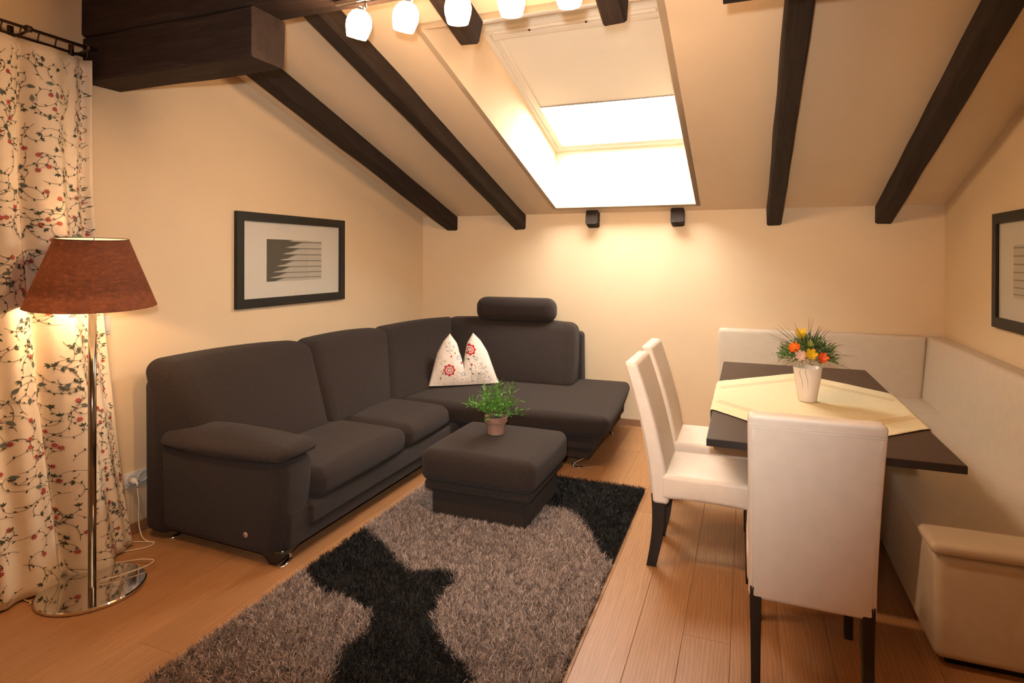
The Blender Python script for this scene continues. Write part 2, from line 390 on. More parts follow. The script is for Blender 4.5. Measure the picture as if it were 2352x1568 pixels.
# ---------------------------------------------------------------- timber
from mathutils import noise as mnoise
def rough_beam(L_, w, h, seed, amp=.006, chamfer=.012, n=30, both=True):
    """beam from y=0 to y=L_, x +-w/2, z 0..h, gently uneven and hand chamfered"""
    c = chamfer; pr = [(-w/2+c, 0), (w/2-c, 0), (w/2, c), (w/2, h-c), (w/2-c, h), (-w/2+c, h), (-w/2, h-c), (-w/2, c)]
    V, Fc = [], []; m_ = len(pr)
    for i in range(n+1):
        y = L_*i/n
        for k, (a, z) in enumerate(pr):
            q = mnoise.noise_vector(Vector((a*9+seed, y*2.2, z*9-seed)))
            V.append((a+q.x*amp, y, z+q.z*amp if k < 4 or k == 7 else z))
    for i in range(n):
        for k in range(m_): Fc.append((i*m_+k, i*m_+(k+1) % m_, (i+1)*m_+(k+1) % m_, (i+1)*m_+k))
    Fc += [tuple(range(m_))[::-1], tuple(n*m_+k for k in range(m_))]
    return V, Fc
def rafter(xc, w, y0, y1, label, seed, h=.145):
    L_ = (y1-y0)/math.cos(wa); o = obj('rafter', rough_beam(L_, w, h, seed), m_beamy, None, False)
    o.location = (xc, y0, zc(y0)-h/math.cos(wa)*1.0+.004); o.rotation_euler = (-wa, 0, 0)
    return tag(o, label, 'beam', 'dark sloping rafters')
rafter(-2.855, .125, 2.308, YB-.003, 'dark sloping rafter nearest the left wall, above the framed picture', 1)
rafter(-2.098, .118, 2.308, YB-.003, 'dark sloping rafter between the left wall rafter and the roof window', 2)
rafter(.217, .118, 2.308, YB-.003, 'dark sloping rafter just right of the roof window', 3)
rafter(1.027, .118, 2.308, YB-.003, 'dark sloping rafter nearest the right wall, above the corner bench', 4)
rafter(-1.352, .115, OY1+.03, YB-.003, 'short cut rafter stub under the left part of the roof window', 5, .14)
rafter(-.576, .115, OY1+.03, YB-.003, 'short cut rafter stub under the right part of the roof window', 6, .14)
rafter(-1.375, .118, 2.308, OY0-.04, 'dark rafter ending behind the middle ceiling lamp, above the roof window', 7)
rafter(-.598, .115, 2.308, OY0-.04, 'dark rafter ending at the top right of the roof window', 8)
def xbeam(name, x0, x1, y0, y1, z0, z1, label, seed, cat='beam'):
    v, f = rough_beam(x1-x0, y1-y0, z1-z0, seed, .007, .010, 40)
    V = [(p[1], -p[0], p[2]) for p in v]
    o = obj(name, (V, f), m_beamx, None, False); o.location = (x0, (y0+y1)/2, z0); return tag(o, label, cat)
xbeam('purlin', XL+.002, XR-.002, 2.085, 2.30, 2.685, 3.005, 'long dark purlin across the ceiling carrying the lamp rail', 11)
xbeam('saddle_beam', XL+.002, -2.075, 2.09, 2.30, 2.452, 2.683, 'thick dark beam end projecting from the left wall above the curtain', 12)
xbeam('saddle_beam', -.082, XR-.002, 2.09, 2.30, 2.462, 2.683, 'dark beam end at the top edge of the picture, right of the roof window', 13)

# ---------------------------------------------------------------- track lamp under the purlin
tl = thing('track_lamp', (-1.1, 2.2, 2.683), 0, 'ceiling rail lamp with five glowing white glass shades', 'lamp')
obj('rail', bbox(-.60, -.012, -.022, .58, .012, 0, .004), m_chrome, tl)
for i, (lx, tilt) in enumerate(((-.475, .30), (-.24, .26), (-.005, .05), (.227, .0), (.46, -.05))):
    stm = obj('lamp_arm', tube([(lx+.03, 0, -.02), (lx+.03, .006, -.042), (lx+.012, .012, -.052)], .006, 8), m_chrome, tl)
    obj('lamp_holder', lathe([(0, .004), (.014, .002), (.017, -.02), (.016, -.022)], 16, (0, 0, 0)), m_chrome, stm, True, (lx, .012, -.040))
    pr = [(.018, 0), (.036, -.010), (.050, -.030), (.0555, -.055), (.054, -.078), (.047, -.105), (.042, -.120), (.039, -.120), (.043, -.104), (.040, -.100), (0, -.100)]
    s = obj('glass_shade', lathe(pr, 28), m_glow, tl, True, (lx, .015, -.050)); s.rotation_euler = (.10, tilt, 0)
    sl_ = bpy.data.lights.new('spot_bulb', 'SPOT'); sl_.energy = SPOT_W; sl_.color = SHADE_COL; sl_.spot_size = 2.7; sl_.spot_blend = 1.0; sl_.shadow_soft_size = .035
    so_ = bpy.data.objects.new('spot_bulb', sl_); COL.objects.link(so_); so_.location = (tl.location.x+lx-tilt*.12, tl.location.y+.03, tl.location.z-.20)
    so_.rotation_euler = Vector((.25-tilt*.6, .85, -.6)).to_track_quat('-Z', 'Y').to_euler()

# ---------------------------------------------------------------- pictures
def picture(name, x, y0, y1, z0, z1, s, label, flip):
    t_ = thing(name, (x, (y0+y1)/2, z0), 0, label, 'picture'); a = (y1-y0)/2; h = z1-z0; w = .062; d = .028*s
    X0, X1 = min(0, d), max(0, d)
    obj('frame', join(box(X0, -a, 0, X1, -a+w, h), box(X0, a-w, 0, X1, a, h), box(X0, -a+w, 0, X1, a-w, w), box(X0, -a+w, h-w, X1, a-w, h)), m_frame, t_, False)
    q = .010*s; obj('mount_board', box(min(0, q), -a+w, w, max(0, q), a-w, h-w), m_mat, t_, False)
    # printed photograph: blurred horizontal slats, dark wedge on the left (flat print)
    m, t, b = nt('striped_photo_print_'+name); tc_ = t.nodes.new('ShaderNodeTexCoord'); sp = t.nodes.new('ShaderNodeSeparateXYZ'); t.links.new(tc_.outputs['Object'], sp.inputs[0])
    def mth(op, A, B=None, C_=None):
        n = t.nodes.new('ShaderNodeMath'); n.operation = op
        for k, v in enumerate((A, B, C_)):
            if v is None: continue
            if isinstance(v, (int, float)): n.inputs[k].default_value = v
            else: t.links.new(v, n.inputs[k])
        return n.outputs[0]
    U = mth('MULTIPLY_ADD', sp.outputs[1], flip/.59, .5); Vv = mth('DIVIDE', sp.outputs[2], .305)
    ph = mth('FRACT', mth('ADD', mth('MULTIPLY', mth('POWER', Vv, .9), 7.0), .25)); row_ = mth('FLOOR', mth('MULTIPLY', mth('POWER', Vv, .9), 7.0))
    edge = mth('MULTIPLY_ADD', row_, .055, .02)
    wedge = mth('SMOOTH_MIN' if False else 'SUBTRACT', U, mth('MULTIPLY_ADD', ph, .26, edge))
    lit = mth('MINIMUM', mth('MAXIMUM', mth('MULTIPLY', wedge, 14.), 0.), 1.)
    band = mth('SUBTRACT', 1., mth('MINIMUM', mth('MAXIMUM', mth('MULTIPLY', mth('SUBTRACT', ph, .80), 8.), 0.), .85))
    fine = mth('MULTIPLY_ADD', mth('GREATER_THAN', mth('SINE', mth('MULTIPLY', Vv, 190.)), .72), mth('MULTIPLY', mth('LESS_THAN', U, .74), -.35), 1.)
    val = mth('MULTIPLY', mth('MULTIPLY', lit, band), fine)
    t.links.new(ramp(t, val, [(0, (.075, .07, .055)), (1, (.60, .55, .48))]), b.inputs['Base Color']); b.inputs['Roughness'].default_value = .5
    q2 = .0125*s; obj('photo_print', box(min(q, q2), -.295, 0, max(q, q2), .295, .305), m, t_, False, (0, 0, h/2-.155))
    g_ = .017*s; obj('glazing', box(min(q2*1.1, g_), -a+w, w, max(q2*1.1, g_), a-w, h-w), m_glass, t_, False)
picture('framed_picture', XL+.001, 3.075, 4.232, 1.2, 1.862, 1, 'black framed striped photograph on the left wall above the sofa', 1)
picture('framed_picture', XR-.001, 3.39, 4.54, 1.136, 1.828, -1, 'black framed picture on the right wall, cut off by the photo edge', 1)

# ---------------------------------------------------------------- switch, sockets, cables
o = thing('light_switch', (XL+.0005, 2.19, 1.135), 0, 'white light switch on the left wall just behind the lamp pole', 'switch')
obj('switch_plate', bbox(0, -.04, 0, .008, .04, .10, .003), m_white, o); obj('rocker', bbox(.008, -.028, .015, .013, .028, .085, .002), m_white, o)
so = thing('socket_strip', (XL+.0005, 2.29, .268), 0, 'white four gang wall socket strip low on the left wall', 'socket')
obj('socket_plate', bbox(0, -.06, 0, .010, .24, .082, .003), m_white, so)
for k in range(4):
    s = obj('socket', lathe([(.030, .0), (.030, .004), (.026, .0045), (.025, -.012), (0, -.012)], 24), m_white, so, True, (.0105, -.022+k*.074, .041)); s.rotation_euler = (0, math.pi/2, 0)
    for dy in (-.0095, .0095):
        obj('pin_hole', lathe([(0, .0005), (.0028, .0005), (.0028, 0)], 8, (0, dy, -.0115)), m_dark, s)
pg = obj('plug', join(tube([(XL+.014, 2.345, .305), (XL+.05, 2.345, .305)], [.019, .017], 16), tube([(XL+.048, 2.345, .306), (XL+.06, 2.345, .296), (XL+.062, 2.343, .275)], [.009, .007, .004], 10)), m_white); tag(pg, 'white plug in the socket strip behind the curtain edge', 'plug')
def cable(pts, label, m=m_cable, r=.0035):
    o = obj('power_cable', tube(smooth_pts(pts, 8), r, 7), m); return tag(o, label, 'cable')
cable([(XL+.062, 2.343, .272), (XL+.075, 2.343, .20), (XL+.085, 2.335, .09), (XL+.12, 2.328, .02), (-3.03, 2.325, .0045), (-2.985, 2.33, .0045)], 'cream cable falling from the wall plug to the floor beside the sofa')
cable([(-3.12, 2.13, .0045), (-3.02, 2.215, .0045), (-2.97, 2.28, .0045), (-2.985, 2.322, .0045), (-3.05, 2.31, .0045), (-3.12, 2.27, .0045), (-3.13, 2.22, .0045), (-3.15, 2.16, .0045)], 'loop of cream cable on the floor between curtain and sofa')
cable([(-2.835, 1.93, .026), (-2.79, 1.985, .028), (-2.745, 2.10, .032), (-2.775, 2.16, .025), (-2.86, 2.15, .018), (-2.95, 2.11, .0045), (-3.03, 2.05, .0045), (-3.08, 1.9, .0045), (-3.05, 1.74, .0045), (-2.98, 1.72, .0045), (-2.965, 1.705, .0045)], 'cream lamp cable lying in a loop over the chrome lamp foot')

# ---------------------------------------------------------------- embroidery generator
def ribbon(P, w):
    """flat ribbon along 2D points"""
    P = np.asarray(P, float); d = np.gradient(P, axis=0); d /= np.linalg.norm(d, axis=1)[:, None]+1e-9; nrm = np.stack([-d[:, 1], d[:, 0]], 1)
    w = np.broadcast_to(np.asarray(w, float), (len(P),))[:, None]/2
    V = np.empty((2*len(P), 2)); V[0::2] = P+nrm*w; V[1::2] = P-nrm*w
    Fc = []
    for i in range(len(P)-1): a = 2*i; Fc += [(a, a+1, a+3), (a, a+3, a+2)]
    return V, Fc
def leaf2(p, a, l, w):
    c, s = math.cos(a), math.sin(a); q = [(0, 0), (l*.3, w/2), (l*.7, w*.38), (l, 0), (l*.7, -w*.38), (l*.3, -w/2)]
    V = np.array([(p[0]+x*c-y*s, p[1]+x*s+y*c) for x, y in q]); return V, [(0, 1, 5), (1, 4, 5), (1, 2, 4), (2, 3, 4)]
def star2(p, r, n=7, inner=.45, a0=0):
    V = [p]+[(p[0]+(r if k % 2 == 0 else r*inner)*math.cos(a0+math.pi*k/n), p[1]+(r if k % 2 == 0 else r*inner)*math.sin(a0+math.pi*k/n)) for k in range(2*n)]
    return np.array(V), [(0, 1+k, 1+(k+1) % (2*n)) for k in range(2*n)]
def ring2(p, r0_, r1_, n=16, wob=0, lobes=8):
    V, Fc = [], []
    for k in range(n*2):
        a = math.pi*k/n; q = 1+wob*math.cos(lobes*a)
        V += [(p[0]+r0_*math.cos(a), p[1]+r0_*math.sin(a)), (p[0]+r1_*q*math.cos(a), p[1]+r1_*q*math.sin(a))]
    m_ = n*2
    for k in range(m_): a, c = 2*k, 2*((k+1) % m_); Fc += [(a, a+1, c+1), (a, c+1, c)]
    return np.array(V), Fc
class Emb:
    def __init__(s): s.V = []; s.F = []; s.C = []; s.n = 0
    def add(s, vf, c):
        V, Fc = vf; c = np.array(c)*random.uniform(.8, 1.25)
        s.V.append(V); s.F += [(a+s.n, b_+s.n, d+s.n) for a, b_, d in Fc]; s.C.append(np.tile(c, (len(V), 1))); s.n += len(V)
    def build(s, name, surf, parent):
        P = np.concatenate(s.V); return tris_mesh(name, surf(P), s.F, np.concatenate(s.C), m_thread, parent)

# ---------------------------------------------------------------- curtain, rod
CW = 1.35; CZ0, CZ1 = .012, 2.538
ph = RNG.uniform(0, 6.28, 6)
def cur_xy(u, z):
    """u: 0 at the right edge .. 1 left; returns x, y arrays"""
    t_ = (CZ1-z)/(CZ1-CZ0)
    yr = 2.055+.03*t_+.20*np.clip((t_-.25)/.75, 0, 1)**1.25
    y = yr-(yr-.95)*u
    amp = .032+.034*np.clip(t_*4, 0, 1)+.010*t_
    s = u*CW*11.5
    w = np.sin(s*1.55+ph[0])*.55+np.sin(s*2.7+ph[1]+.5*t_)*.32+np.sin(s*.62+ph[2]+.8*t_)*.45+np.sin(s*5.1+ph[3])*.12
    x = -3.085+amp*w+.06*t_**2
    edge = np.clip(u/.012, 0, 1); x = x*edge+(-3.075-.03*t_)*(1-edge)
    y = y+.018*np.sin(s*1.55+ph[0]+1.57)*np.clip(u*50, 0, 1)
    return x, y
def cur_surf(P, off_=0.0):
    u = np.clip(P[:, 0]/CW, 0, 1); z = P[:, 1]
    x, y = cur_xy(u, z); xa, ya = cur_xy(np.clip(u+.003, 0, 1.1), z); xb, yb = cur_xy(np.clip(u-.003, -.1, 1), z)
    dx, dy = xa-xb, ya-yb; l = np.hypot(dx, dy)+1e-9; nx, ny = -dy/l, dx/l
    sg = np.where(nx < 0, -1, 1); return np.stack([x+nx*sg*off_, y+ny*sg*off_, z], 1)
cu = thing('curtain', (-3.08, 1.6, .0), 0, 'ivory curtain with red flowers and vines hanging on the left wall', 'curtain')
nu, nz = 260, 60; V = []; Fc = []
us, zs = np.meshgrid(np.linspace(0, CW, nu), np.linspace(CZ0, CZ1, nz)); P = np.stack([us.ravel(), zs.ravel()], 1)
V = cur_surf(P)-np.array([-3.08, 1.6, 0])
for j in range(nz-1):
    for i in range(nu-1): a = j*nu+i; Fc.append((a, a+1, a+nu+1, a+nu))
c_ob = obj('cloth', (V, Fc), m_curtain, cu); md = c_ob.modifiers.new('thick', 'SOLIDIFY'); md.thickness = .0012; md.offset = 0
em = Emb(); STEM = (.13, .10, .06); LEAF = (.06, .075, .05); RED = (.42, .06, .05); GREY = (.12, .15, .13)
cell = .066
for iu in range(int(CW/cell)+1):
    for iz in range(int((CZ1-CZ0)/cell)+1):
        px_, pz_ = (iu+.2+.6*random.random())*cell, CZ0+(iz+.2+.6*random.random())*cell
        a = random.uniform(-1.3, 1.3) if px_ < .05 else random.uniform(0, 6.28); kap = random.choice([-1, 1])*random.uniform(5, 11); grow = random.uniform(1.2, 3.2); L_ = random.uniform(.10, .17); n = 16
        pts = [(px_, pz_)]; lv = []
        for k in range(n):
            a += kap*(L_/n)*(1+grow*(k/n)**2*2.2); pts.append((pts[-1][0]+math.cos(a)*L_/n, pts[-1][1]+math.sin(a)*L_/n))
            if k % 5 == 2: lv.append((pts[-1], a+random.choice([-1, 1])*random.uniform(.5, 1.1)))
        ok = lambda q: 0.004 < q[0] < CW-.004 and CZ0+.01 < q[1] < CZ1-.035
        kk = next((i for i, q in enumerate(pts) if not ok(q)), len(pts))
        if kk < 4: continue
        cut = kk < len(pts); pts = pts[:kk]; lv = [l for l in lv if any(l[0] is q for q in pts) and ok((l[0][0]-.018, l[0][1]-.018)) and ok((l[0][0]+.018, l[0][1]+.018))]
        em.add(ribbon(pts, .0018), STEM)
        for q, b_ in lv: em.add(leaf2(q, b_, random.uniform(.011, .016), .0062), LEAF)
        e = pts[-1]; r_ = random.random()
        if cut: continue
        if not (ok((e[0]-.02, e[1]-.02)) and ok((e[0]+.02, e[1]+.02))): continue
        if r_ < .36: em.add(star2(e, .0135, 7, .5, a), RED); em.add(star2(e, .0035, 5, .8), (.5, .25, .12))
        elif r_ < .58:
            if ok((e[0]-.04, e[1]-.04)) and ok((e[0]+.04, e[1]+.04)):
                em.add(leaf2(e, a+.6, .034, .018), GREY)
                for k in range(4): em.add(ribbon([(e[0]+math.cos(a+.6)*(.006+.006*k)-math.sin(a+.6)*.006*s_, e[1]+math.sin(a+.6)*(.006+.006*k)+math.cos(a+.6)*.006*s_) for s_ in (-1, 1)], .001), (.4, .38, .3))
        else:
            for da in (-.8, 0, .8): em.add(leaf2(e, a+da, .018, .008), LEAF)
for k in range(46):      # the selvedge strip down the right edge
    z = CZ0+.06+k*.053+random.uniform(-.01, .01); u = random.uniform(.014, .040)
    if z > CZ1-.07: break
    s_ = random.choice([-1, 1]); pts = [(u+.012*math.sin(j*.7)*s_, z+j*.0055) for j in range(7)]; em.add(ribbon(pts, .0018), STEM)
    for j in (1, 3, 5): em.add(leaf2(pts[j], random.choice([.5, 2.6]), .012, .006), LEAF)
    if k % 3 == 0: em.add(star2((u, z-.006), .0115, 7, .5), RED)
eo = em.build('embroidery', lambda P: cur_surf(P, .0026)-np.array([-3.08, 1.6, 0]), cu)
tag(eo, 'embroidered vines with red flowers and dark leaves', kind='stuff')
rd = thing('curtain_rod', (-3.085, .9, 2.575), 0, 'dark metal double curtain rod on the left wall above the curtain', 'curtain rod')
obj('rod', tube([(.02, 0, .018), (.02, 1.17, .018)], .007, 12), m_dchrome, rd)
obj('rail', tube([(-.035, 0, -.012), (-.035, 1.15, -.012)], .006, 12), m_dchrome, rd)
for yy in (.3, .86, 1.13):
    obj('bracket', join(box(-.114, yy-.012, -.03, -.108, yy+.012, .05), tube([(-.11, yy, 0), (-.04, yy, .0), (.02, yy, .008)], .006, 8), tube([(.02, yy-.012, .018), (.02, yy+.012, .018)], .014, 10)), m_dchrome, rd)
for k in range(14):
    yy = 1.15-.02-k*.075; obj('clip', tube([(.02, yy, .012), (.012, yy, -.01), (.006, yy, -.034)], .0035, 6), m_dchrome, rd)

# ---------------------------------------------------------------- floor lamp
fl_ = thing('floor_lamp', (-2.835, 1.895, 0), 0, 'chrome floor lamp with a dark brown conical shade before the curtain', 'lamp')
obj('base', lathe([(0, .0), (.215, 0), (.218, .004), (.218, .013), (.213, .018), (0, .018)], 72), m_chrome, fl_)
sharp(fl_.children[0], 30)
obj('pole', tube([(0, 0, .018), (0, 0, 1.40)], .0165, 24), m_pole, fl_)
obj('lamp_socket', lathe([(.0165, 1.36), (.022, 1.362), (.022, 1.41), (.015, 1.412), (0, 1.412)], 16), m_dchrome, fl_)
sh = obj('lamp_shade', lathe([(.262, -.155), (.145, .155)], 72), m_shade, fl_, True, (0, 0, 1.478))
# make sure outside faces point outward, then lean the shade a little as in the photo
axis = Vector((.83, -.55, 0)).normalized(); sh.rotation_euler = Matrix.Rotation(math.radians(4.0), 3, Vector((0, 0, 1)).cross(axis)).to_euler()
tr_ = [tuple(Vector((r_*math.cos(k*math.pi/24), r_*math.sin(k*math.pi/24), z_))) for r_, z_ in ((.145, .155),) for k in range(49)]
obj('top_ring', tube(tr_, .0022, 6, False), m_dchrome, sh)
obj('shade_carrier', join(*[tube([(0, 0, .12), (.145*math.cos(a), .145*math.sin(a), .152)], .0018, 6) for a in (0.4, 2.5, 4.6)]), m_dchrome, sh)
obj('bulb', lathe([(0, -.03), (.018, -.03), (.02, -.01), (.012, .01), (0, .012)], 12), m_white, fl_, True, (0, 0, 1.42)).hide_render = False

# ---------------------------------------------------------------- corner sofa
sf = thing('corner_sofa', (-2.5, 4.0, 0), 0, 'dark brown fabric corner sofa along the left and back walls', 'sofa')
sfo = np.array([-2.5, 4.0, 0])
def sp_(name, vf, m=m_sofa, parent=None, smooth=True):
    v, f = vf; return obj(name, (np.array(v)-(sfo if parent is None else 0), f), m, parent or sf, smooth)
Z8 = .075
# bases
sp_('left_base', soft((-3.07, 2.40, Z8), (-2.13, 4.9, .27), .02, (4, 6, 2), bulge=(.006, 0, 0)))
sp_('front_rail', soft((-2.16, 2.54, .155), (-2.105, 4.28, .265), .018, (1, 6, 2), 3))
sp_('right_base', soft((-3.07, 4.30, Z8), (-1.07, 5.50, .27), .02, (6, 4, 2)))
sp_('right_rail', soft((-2.13, 4.262, .155), (-1.03, 5.45, .265), .02, (4, 4, 2), 3))
# armrest block: vertical outer face, front scrolls forward at the top
def armfn(x, y, z):
    f = np.clip((x+2.9)/.75, 0, 1); return (x+.035*np.clip((z-.1)/.4, 0, 1)*f-.03*np.clip((.25-z)/.2, 0, 1)*f, y+.03*(1-f)*1.0, z+.0*f)
sp_('armrest', soft((-3.02, 2.345, .04), (-2.155, 2.585, .53), .055, (6, 2, 6), 4, (.01, .008, 0), armfn))
sp_('arm_pad', hexa([(-2.98, 2.33, .525), (-2.12, 2.31, .535), (-2.98, 2.60, .53), (-2.12, 2.61, .535), (-2.98, 2.38, .60), (-2.10, 2.34, .605), (-2.98, 2.58, .61), (-2.12, 2.58, .61)], .038, (8, 4, 2), 4, (.03, .02, .05)))
sp_('arm_seam', tube(smooth_pts([(-2.20, 2.341, .52), (-2.165, 2.338, .47), (-2.15, 2.338, .38), (-2.175, 2.338, .1)], 5), .003, 6))
tagp = sp_('logo_tab', lathe([(0, .001), (.014, .001), (.015, -.001)], 12, (0, 0, 0)), mat('pale_metal_tab', (.5, .36, .28), .4, .3), sf); tagp.location = Vector((-2.36, 2.342, .145))-Vector(sfo); tagp.rotation_euler = (math.pi/2, .5, 0)
# back frames
sp_('back_panel', hexa([(-3.12, 2.36, .03), (-2.94, 2.36, .03), (-3.12, 5.45, .03), (-2.94, 5.45, .03), (-3.12, 2.36, .88), (-3.00, 2.36, .88), (-3.12, 5.45, .88), (-3.0, 5.45, .88)], .05, (2, 12, 4), 4))
sp_('back_panel', hexa([(-3.0, 5.34, .05), (-1.40, 5.34, .05), (-3.0, 5.52, .05), (-1.40, 5.52, .05), (-3.0, 5.38, .87), (-1.41, 5.38, .87), (-3.0, 5.52, .87), (-1.41, 5.52, .87)], .04, (10, 2, 4), 4))
# seat cushions
sp_('seat_cushion', hexa([(-2.72, 2.575, .25), (-2.10, 2.575, .25), (-2.72, 3.47, .25), (-2.10, 3.47, .25), (-2.72, 2.575, .44), (-2.08, 2.575, .425), (-2.72, 3.46, .44), (-2.08, 3.46, .425)], .065, (7, 8, 2), 5, (.02, .006, .028)))
sp_('seat_cushion', hexa([(-2.72, 3.475, .25), (-2.10, 3.475, .25), (-2.72, 4.18, .25), (-2.12, 4.18, .25), (-2.72, 3.475, .44), (-2.08, 3.475, .425), (-2.72, 4.13, .44), (-2.12, 4.13, .425)], .075, (7, 8, 2), 5, (.02, .03, .028)))
sp_('chaise_cushion', hexa([(-2.92, 4.19, .25), (-.93, 4.20, .25), (-2.92, 5.40, .25), (-1.03, 5.50, .25), (-2.92, 4.16, .425), (-.885, 4.16, .43), (-2.92, 5.40, .43), (-.965, 5.50, .435)], .07, (14, 8, 2), 5, (.02, .02, .025)))
# back cushions (inner face leans back)
def backc(y0t, y1t, y0b, y1b, ztop0, ztop1, xb=-2.55, zb=.40):
    return hexa([(-3.0, y0b+.02, zb), (xb, y0b, zb), (-3.0, y1b+.04, zb), (xb, y1b, zb), (-3.09, y0t, ztop0), (-2.885, y0t, ztop0-.01), (-3.09, y1t, ztop1), (-2.885, y1t, ztop1-.01)], .075, (4, 8, 8), 5, (.035, .012, .03))
sp_('back_cushion', hexa([(-3.05, 2.375, .40), (-2.60, 2.50, .40), (-3.0, 3.34, .40), (-2.55, 3.30, .40), (-3.13, 2.335, .985), (-2.93, 2.385, .96), (-3.09, 3.49, .955), (-2.885, 3.49, .945)], .085, (4, 8, 8), 6, (.035, .010, .03)))
sp_('back_seam', tube(smooth_pts([(-2.955, 2.372, .90), (-2.90, 2.40, .80), (-2.80, 2.43, .62), (-2.72, 2.46, .52)], 5), .003, 6))
sp_('back_cushion', backc(3.495, 4.47, 3.305, 4.02, .955, .94))
sp_('back_cushion', hexa([(-2.85, 4.10, .40), (-2.56, 4.02, .40), (-2.95, 5.10, .40), (-2.42, 4.86, .40), (-3.09, 4.48, .94), (-2.90, 4.47, .93), (-2.76, 5.45, .965), (-2.68, 5.24, .955)], .07, (4, 8, 8), 5, (.02, .012, .03)))
sp_('back_cushion', hexa([(-2.50, 4.93, .405), (-1.40, 4.98, .405), (-2.6, 5.32, .41), (-1.42, 5.34, .41), (-2.76, 5.26, .965), (-1.44, 5.24, .955), (-2.76, 5.46, .965), (-1.44, 5.44, .955)], .075, (10, 4, 8), 5, (.012, .035, .025)))
hd = sp_('headrest', soft((-2.41, 5.20, .955), (-1.645, 5.42, 1.178), .085, (8, 2, 2), 6, (.008, .0, .0)))
for hx in (-2.25, -1.8): sp_('headrest_bar', tube([(hx, 5.34, .9), (hx, 5.32, 1.02)], .006, 8), m_chrome)
# feet
def foot(x, y, rz):
    t_ = join(box(-.012, -.055, 0, .012, .055, .006), tube(smooth_pts([(0, .05, .004), (0, .035, .035), (0, -.01, .062), (0, -.05, .078)], 5), .009, 8))
    o = sp_('foot', t_, m_chrome, sf, True); o.location = Vector((x, y, 0))-Vector(sfo); o.rotation_euler = (0, 0, rz)
foot(-2.17, 2.42, .3); foot(-1.15, 4.33, 1.9); foot(-1.12, 5.3, .4); foot(-2.95, 2.45, 0); foot(-2.95, 5.3, .5)
sp_('foot', hexa([(-2.24, 2.38, 0), (-2.20, 2.38, 0), (-2.24, 2.44, 0), (-2.20, 2.44, 0), (-2.30, 2.36, .08), (-2.14, 2.36, .08), (-2.30, 2.50, .08), (-2.14, 2.50, .08)], .004, (1, 1, 1), 1), m_black)

# ---------------------------------------------------------------- ottoman
ot = thing('ottoman', (-1.46, 3.47, .012), 0, 'dark brown square ottoman standing on the shag rug', 'ottoman')
obj('base', soft((-.29, -.30, 0), (.31, .31, .175), .02, (3, 3, 2), 3), m_sofa, ot)
obj('border', soft((-.325, -.335, .165), (.345, .335, .225), .025, (4, 4, 1), 4), m_sofa, ot)
obj('cushion', soft((-.345, -.355, .215), (.37, .355, .405), .055, (7, 7, 2), 5, (.012, .012, .018)), m_sofa, ot)

# ---------------------------------------------------------------- pillow on the sofa
pi_ = thing('pillow', (-2.262, 4.668, .462), math.atan2(.358, .508), 'white pillow with red embroidered flowers in the sofa corner', 'pillow')
outer = np.array([(-.305, 0), (-.265, .13), (-.222, .27), (-.165, .37), (-.103, .435)]); inner = np.array([(0, 0), (0, .12), (-.012, .22), (-.045, .35), (-.103, .435)])
def poly(Pn, t_):
    x = np.linspace(0, 1, len(Pn)); return np.stack([np.interp(t_, x, Pn[:, 0]), np.interp(t_, x, Pn[:, 1])], -1)
def pil(a, b_, sgn, front):
    o, i_ = poly(outer, b_), poly(inner, b_); p = o*(1-a)[:, None]+i_*a[:, None]
    fo = np.clip(1-(1-a)**3.0, 0, 1)**.6; open_ = np.clip((b_-.22)/.35, 0, 1); fi = (1-open_)+open_*np.clip(1-a**3.0, 0, 1)**.6
    fv = np.clip(1-np.abs(2*b_*.92-.9)**2.2, .02, 1); th = .085*fo*fi*fv*(1-.35*(1-open_)*np.clip((b_-.05)*6, 0, 1)*a**4)
    sag = .012*np.sin(p[:, 0]*40)*fo*.15
    y = (-th if front else th)+sag; lean = p[:, 1]*.32
    return np.stack([p[:, 0]*sgn, y+lean, p[:, 1]*math.cos(.3)*1.02], 1)
pts = []; Fc = []; ns = 22; base_n = 0
aa, bb = np.meshgrid(np.linspace(0, 1, ns), np.linspace(0, 1, ns)); aa = aa.ravel(); bb = bb.ravel()
for sgn in (1, -1):
    for front in (True, False):
        pts.append(pil(aa, bb, sgn, front))
        for j in range(ns-1):
            for i in range(ns-1): q = base_n+j*ns+i; Fc.append((q, q+1, q+ns+1, q+ns))
        base_n += ns*ns
Vp = np.concatenate(pts); po = obj('cover', (Vp, Fc), m_pillow, pi_)
bm = bmesh.new(); bm.from_mesh(po.data); bmesh.ops.remove_doubles(bm, verts=bm.verts, dist=.003); bmesh.ops.recalc_face_normals(bm, faces=bm.faces); bm.to_mesh(po.data); bm.free()
# printed flowers: 2D (x, z) coordinates on the front mapped back through a, b
def pil_surf(P):
    out_ = []
    for x, z in P:
        sgn = 1 if x <= 0 else -1; ax_ = -abs(x); b_ = np.array([np.clip(z/.435, 0, .98)])
        for _ in range(4):
            o_, i_ = poly(outer, b_)[0], poly(inner, b_)[0]
            den = (i_[0]-o_[0]); a = np.clip((ax_-o_[0])/den if abs(den) > 1e-4 else .5, .02, .98)
            zz = o_[1]*(1-a)+i_[1]*a; b_ = np.clip(b_+(z-zz)/.45, 0, .98)
        q = pil(np.array([a]), b_, sgn, True)[0]; out_.append((q[0], q[1]-.003, q[2]))
    return np.array(out_)
em = Emb(); R2 = (.50, .03, .035); B2 = (.16, .17, .26); G2 = (.07, .12, .05); P2 = (.62, .25, .22)
def bigflower(x, z, r): em.add(ring2((x, z), r*.62, r*.92, 20, .12, 8), R2); em.add(ring2((x, z), r*.30, r*.42, 12), R2); em.add(star2((x, z), r*.14, 6), R2)
bigflower(.058, .300, .050); bigflower(-.130, .135, .052)
em.add(ring2((-.130, .135), .030, .036, 16, .15, 6), P2)
